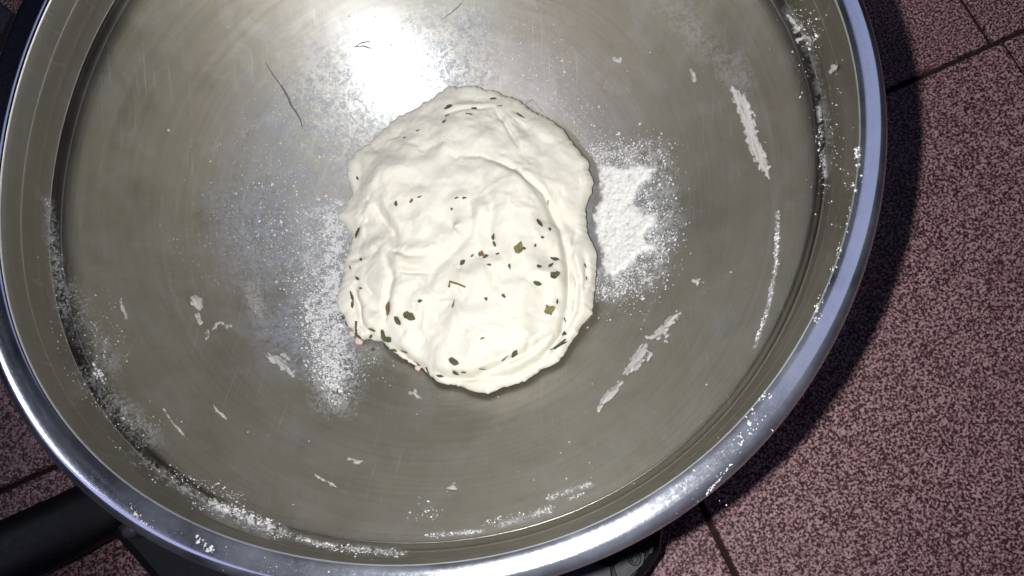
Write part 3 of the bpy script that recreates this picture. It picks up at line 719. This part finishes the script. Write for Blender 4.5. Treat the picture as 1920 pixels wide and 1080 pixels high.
def outside_dough(x, y, grow=0.0):
    c = np.array([875, 450]); q = c + (op - c) * (1 + grow)
    return ~inpoly(x, y, q) & ~((x > 1040) & (y > 190) & (y < 500) & inpoly(x, y, c + (op - c) * 1.055))
def flour(label, groups, mound=None):
    Vs, Fs, n = [], [], 0
    for (x, y), size in groups:
        size *= 0.68; q = rng.random(len(x)) < 0.62; x, y = x[q], y[q]
        k = outside_dough(x, y) & (y < 1075) & (y > -60) & (x > 8); x, y = x[k], y[k]
        if not len(x): continue
        V, F = grains(x, y, size); Vs.append(V); Fs.append(F + n); n += len(V)
    if mound is not None:
        V, F = mound; Vs.append(V); Fs.append(F + n); n += len(V)
    o = fastobj('flour', np.concatenate(Vs), np.concatenate(Fs), M_FLOUR, smooth=False)
    return tag(o, label, 'flour', kind='stuff')
# the heap right of the dough: a low mound with a ragged edge
HP = [(1128,312),(1150,310),(1190,312),(1226,318),(1212,338),(1192,362),(1180,385),(1196,396),(1224,402),(1228,425),(1206,446),(1226,462),(1200,480),(1180,500),(1150,520),(1138,516),(1128,480),(1118,440),(1116,405),(1126,370),(1130,340)]
gx, gy = np.meshgrid(np.linspace(1080, 1240, 110), np.linspace(288, 535, 170))
hpd, _, _ = seg_dist(gx, gy, np.array(HP + HP[:1], float)); hs = np.where(inpoly(gx, gy, HP), hpd, -hpd)
hs = hs + 6 * fbm(gx / 15, gy / 15, 4) + 2
def heap_field(x, y):
    d, _, _ = seg_dist(x, y, np.array(HP + HP[:1], float)); h = np.where(inpoly(x, y, HP), d, -d) + 6 * fbm(x / 15, y / 15, 4) + 3 * fbm(x / 5, y / 5, 2)
    return np.where(outside_dough(x, y), 1, 0) * np.clip((h + 6) / 11, 0, 1) * np.clip(1.1 + 0.35 * fbm(x / 4, y / 4, 2), 0, 1.2), np.clip((h + 3) / 30, 0, 1) ** 0.8
M_HEAP = layer_mat('heaped_flour', (0.80, 0.80, 0.78), 0.95)
tag(layer('flour', 1080, 1250, 280, 540, 1.3, heap_field, 0.0026, 0.04, M_HEAP), 'soft white heap of flour thinning out against the right side of the dough', 'flour', kind='stuff')
flour('loose flour grains scattered round the white heap right of the dough', [
    (along([(1110,300),(1225,318),(1188,372),(1184,398),(1226,402),(1222,445),(1196,485),(1150,520),(1110,520)], 9, 2000), 0.00034),
    (along([(1095,285),(1150,290),(1235,300)], 16, 1500, 0.25), 0.00034), (along([(1150,270),(1255,280)], 14, 350, 0.3), 0.00030),
    (along([(1235,330),(1210,375),(1245,430),(1240,490)], 17, 1700, 0.2), 0.00032), (along([(1215,500),(1160,535),(1115,545)], 16, 1500, 0.15), 0.00034),
    (along([(1130,565),(1230,540)], 28, 500, 0.2), 0.00028), (along([(1250,300),(1275,420),(1250,520)], 30, 260), 0.00024)])
flour('flour dusting along the left side of the dough, thickest at its lower end', [
    (along([(625,400),(625,480),(620,560),(622,640)], [16, 22, 22, 14], 2600, 0.05, 20), 0.00036),
    (along([(590,380),(575,470),(585,570),(605,650),(628,740)], [34, 36, 30, 24, 14], 2600, 0.25, 16), 0.00030),
    (along([(585,560),(600,640),(620,715),(632,742)], [14, 16, 14, 8], 1700, 0.2, 10), 0.00044),
    (along([(640,600),(680,660),(700,700)], 22, 500, 0.1), 0.00028)])
flour('fine scattered flour on the bowl wall left of and above the dough', [
    (along([(480,330),(560,300),(640,220),(700,120),(820,60)], [60, 60, 50, 60, 50], 2400, 0.3, 12), 0.00026),
    (along([(880,90),(980,120),(1060,200),(1110,260)], [50, 45, 35, 25], 1500, 0.3, 12), 0.00026),
    (along([(480,430),(540,420)], 45, 700, 0.3, 12), 0.00026), (along([(300,500),(470,480),(560,540)], 45, 350), 0.00022)])
flour('grainy flour caught in the groove and on the left wall of the bowl', [
    (along([(86,375),(96,450),(108,530),(124,590)], [4, 7, 9, 11], 220), 0.00018),
    (along([(120,540),(150,590),(185,640)], [30, 34, 30], 240, 0.25), 0.00020), (along([(170,600),(215,650),(205,700)], 24, 200, 0.2), 0.00022),
    (along([(165,720),(215,760),(270,800),(285,830)], [18, 24, 24, 16], 300, 0.4), 0.00024), (along([(182,690),(188,712)], 6, 60), 0.0005),
    (along([(60,600),(110,690),(150,740)], 16, 150), 0.00024)])
flour('streaks of flour in the groove round the front of the bowl', [
    (along([(160,805),(230,860),(300,910),(370,945)], [5, 6, 8, 10], 260, 0.2), 0.00024), (along([(360,945),(420,965),(480,985),(530,1003)], [7, 8, 7, 5], 380, 0.2), 0.00028),
    (along([(390,940),(470,965),(525,985)], 4, 260, 0.3), 0.00040), (along([(530,1000),(600,1022),(680,1034),(760,1040)], [2, 3, 4, 3], 420, 0.15), 0.00030),
    (along([(300,880),(360,905),(450,935)], [8, 10, 8], 260), 0.00030)])
flour('thin dashed lines of flour near the front edge of the bowl floor', [
    (along([(800,1005),(860,1000),(905,996)], 2, 130), 0.00032), (along([(905,985),(960,970),(1030,955)], 4, 150, 0.25), 0.00030), (along([(1000,965),(1040,950)], 2.5, 90), 0.00034),
    (along([(1020,935),(1060,925),(1110,905)], 3, 150, 0.2), 0.00032), (along([(770,950),(830,970)], 10, 60, 0.3), 0.00036), (along([(1060,940),(1096,925)], 2, 60), 0.0003)])
flour('loose flour specks and streaks on the right wall of the bowl', [
    (along([(1460,395),(1458,450),(1455,500),(1440,580),(1418,640)], [2, 3, 3, 2, 1.5], 340, 0.1), 0.00034),
    (along([(1490,30),(1530,120),(1560,240),(1555,400)], 22, 240, 0.35), 0.00022), (along([(1530,240),(1543,330)], 3, 80), 0.00026), (along([(1500,20),(1520,80)], 12, 160), 0.0003),
    ((rng.uniform(300, 1450, 420), rng.uniform(40, 980, 420)), 0.00026)])
# thin smeared film of flour, dense round the dough and in the groove
FZ = [([(632,400),(632,480),(622,560),(628,640),(640,690)], 30, 0.9), ([(600,400),(585,480),(600,580),(620,660),(628,735)], 36, 0.46), ([(612,660),(622,700),(628,740)], 16, 0.6),
      ([(1120,320),(1200,330),(1170,390),(1200,430),(1170,490),(1115,510)], 20, 0.35), ([(1110,290),(1230,300),(1250,400),(1220,500),(1120,550)], 30, 0.26),
      ([(88,380),(98,450),(110,530),(124,590)], 12, 0.26), ([(130,560),(165,620),(205,680)], 32, 0.15), ([(160,700),(215,760),(280,820)], 24, 0.20),
      ([(250,850),(320,905),(400,950)], 9, 0.35), ([(395,948),(450,970),(525,1000)], 11, 0.8), ([(530,1005),(640,1028),(760,1040)], 6, 0.6), ([(940,985),(1030,958)], 6, 0.5), ([(810,1004),(905,996)], 4, 0.6), ([(1030,935),(1110,906)], 5, 0.45),
      ([(1458,400),(1455,500),(1440,580),(1415,650)], 3.5, 0.5), ([(1480,20),(1530,120),(1555,260)], 14, 0.09), ([(1535,200),(1548,330)], 4, 0.35), ([(1240,-10),(1330,90),(1390,150)], 34, 0.10), ([(460,248),(500,225),(545,200)], 9, 0.30), ([(470,540),(490,590)], 18, 0.22)]
def film_field(x, y):
    cov = np.zeros(x.shape)
    fine = fbm(x / 3.4, y / 3.4, 3); mid = fbm(x / 18 + 9, y / 18 + 3, 3)
    for pts, sp_, st in FZ:
        d, _, _ = seg_dist(x, y, np.array(pts, float)); d = np.where(d > 8.9, d, d)
        g_ = np.exp(-(d / sp_) ** 2) * st * 1.25
        cov = np.maximum(cov, g_)
    cov = cov * np.clip(0.58 + 0.95 * fine + 0.55 * mid, 0, 1.3)
    return np.where(outside_dough(x, y, -0.02), cov, 0), np.zeros(x.shape)
_sd = seg_dist
def seg_dist(X, Y, pts):
    best = np.full(X.shape, 1e4); n = len(pts) - 1
    for i in range(n):
        a, b = pts[i], pts[i + 1]; d = b - a; t = np.clip(((X - a[0]) * d[0] + (Y - a[1]) * d[1]) / (d @ d), 0, 1)
        best = np.minimum(best, np.hypot(X - a[0] - t * d[0], Y - a[1] - t * d[1]))
    return best, None, None
tag(layer('flour_film', 10, 1600, -20, 1058, 1.5, film_field, 0.0, 0.045, M_FILM), 'thin translucent film of flour smeared over the steel round the dough and in the groove', 'flour', kind='stuff')
# flour stuck on the rim (its own surface)
def on_rim(px, py):
    d = pray(px, py); t = (0.002 - CAM[2]) / d[..., 2]; P = CAM + d * t[..., None]
    for it in range(8):
        th = np.arctan2(P[..., 1], P[..., 0]); r = np.hypot(P[..., 0], P[..., 1]) / kth(th, 0.0)
        z = np.interp(r, [q[0] for q in RIM[:11]], [q[1] for q in RIM[:11]]); t = (z - CAM[2]) / d[..., 2]; P = CAM + d * t[..., None]
    ok = (r > 0.1483) & (r < 0.1597)
    return P, ok
_ob = on_bowl
def rim_flour():
    Vs, Fs, n = [], [], 0
    for (x, y), s in ((along([(1600,275),(1612,330),(1606,350)], 4, 80, 0.2), 0.0003), (along([(1590,380),(1570,480),(1525,600)], 4, 90, 0.3), 0.00022),
                      (along([(1435,740),(1410,795),(1380,845)], 9, 60, 0.4), 0.00024), (along([(1370,870),(1345,900),(1325,925)], 1.5, 110), 0.00026),
                      (along([(1330,880),(1250,950)], 14, 40, 0.4), 0.0002), (along([(240,935),(262,975),(285,990)], 2, 40, 0.1), 0.00026), (along([(365,1010),(400,1035)], 4, 50, 0.2), 0.0003),
                      (along([(300,980),(450,1060),(700,1075)], 14, 45, 0.4), 0.0002)):
        P, ok = on_rim(x, y); P = P[ok]
        m = len(P); sz = s * np.exp(rng.normal(0, 0.35, m)); V = P[:, None] + OCT[None] * sz[:, None, None] * rng.uniform(0.6, 1.3, (m, 6, 1)) * [1, 1, 0.6]
        Vs.append(V.reshape(-1, 3)); Fs.append((OF[None] + (np.arange(m) * 6)[:, None, None]).reshape(-1, 3) + n); n += m * 6
    tag(fastobj('flour', np.concatenate(Vs), np.concatenate(Fs), M_FLOUR), 'specks of flour stuck along the rolled rim of the steel bowl', 'flour', kind='stuff')
rim_flour()
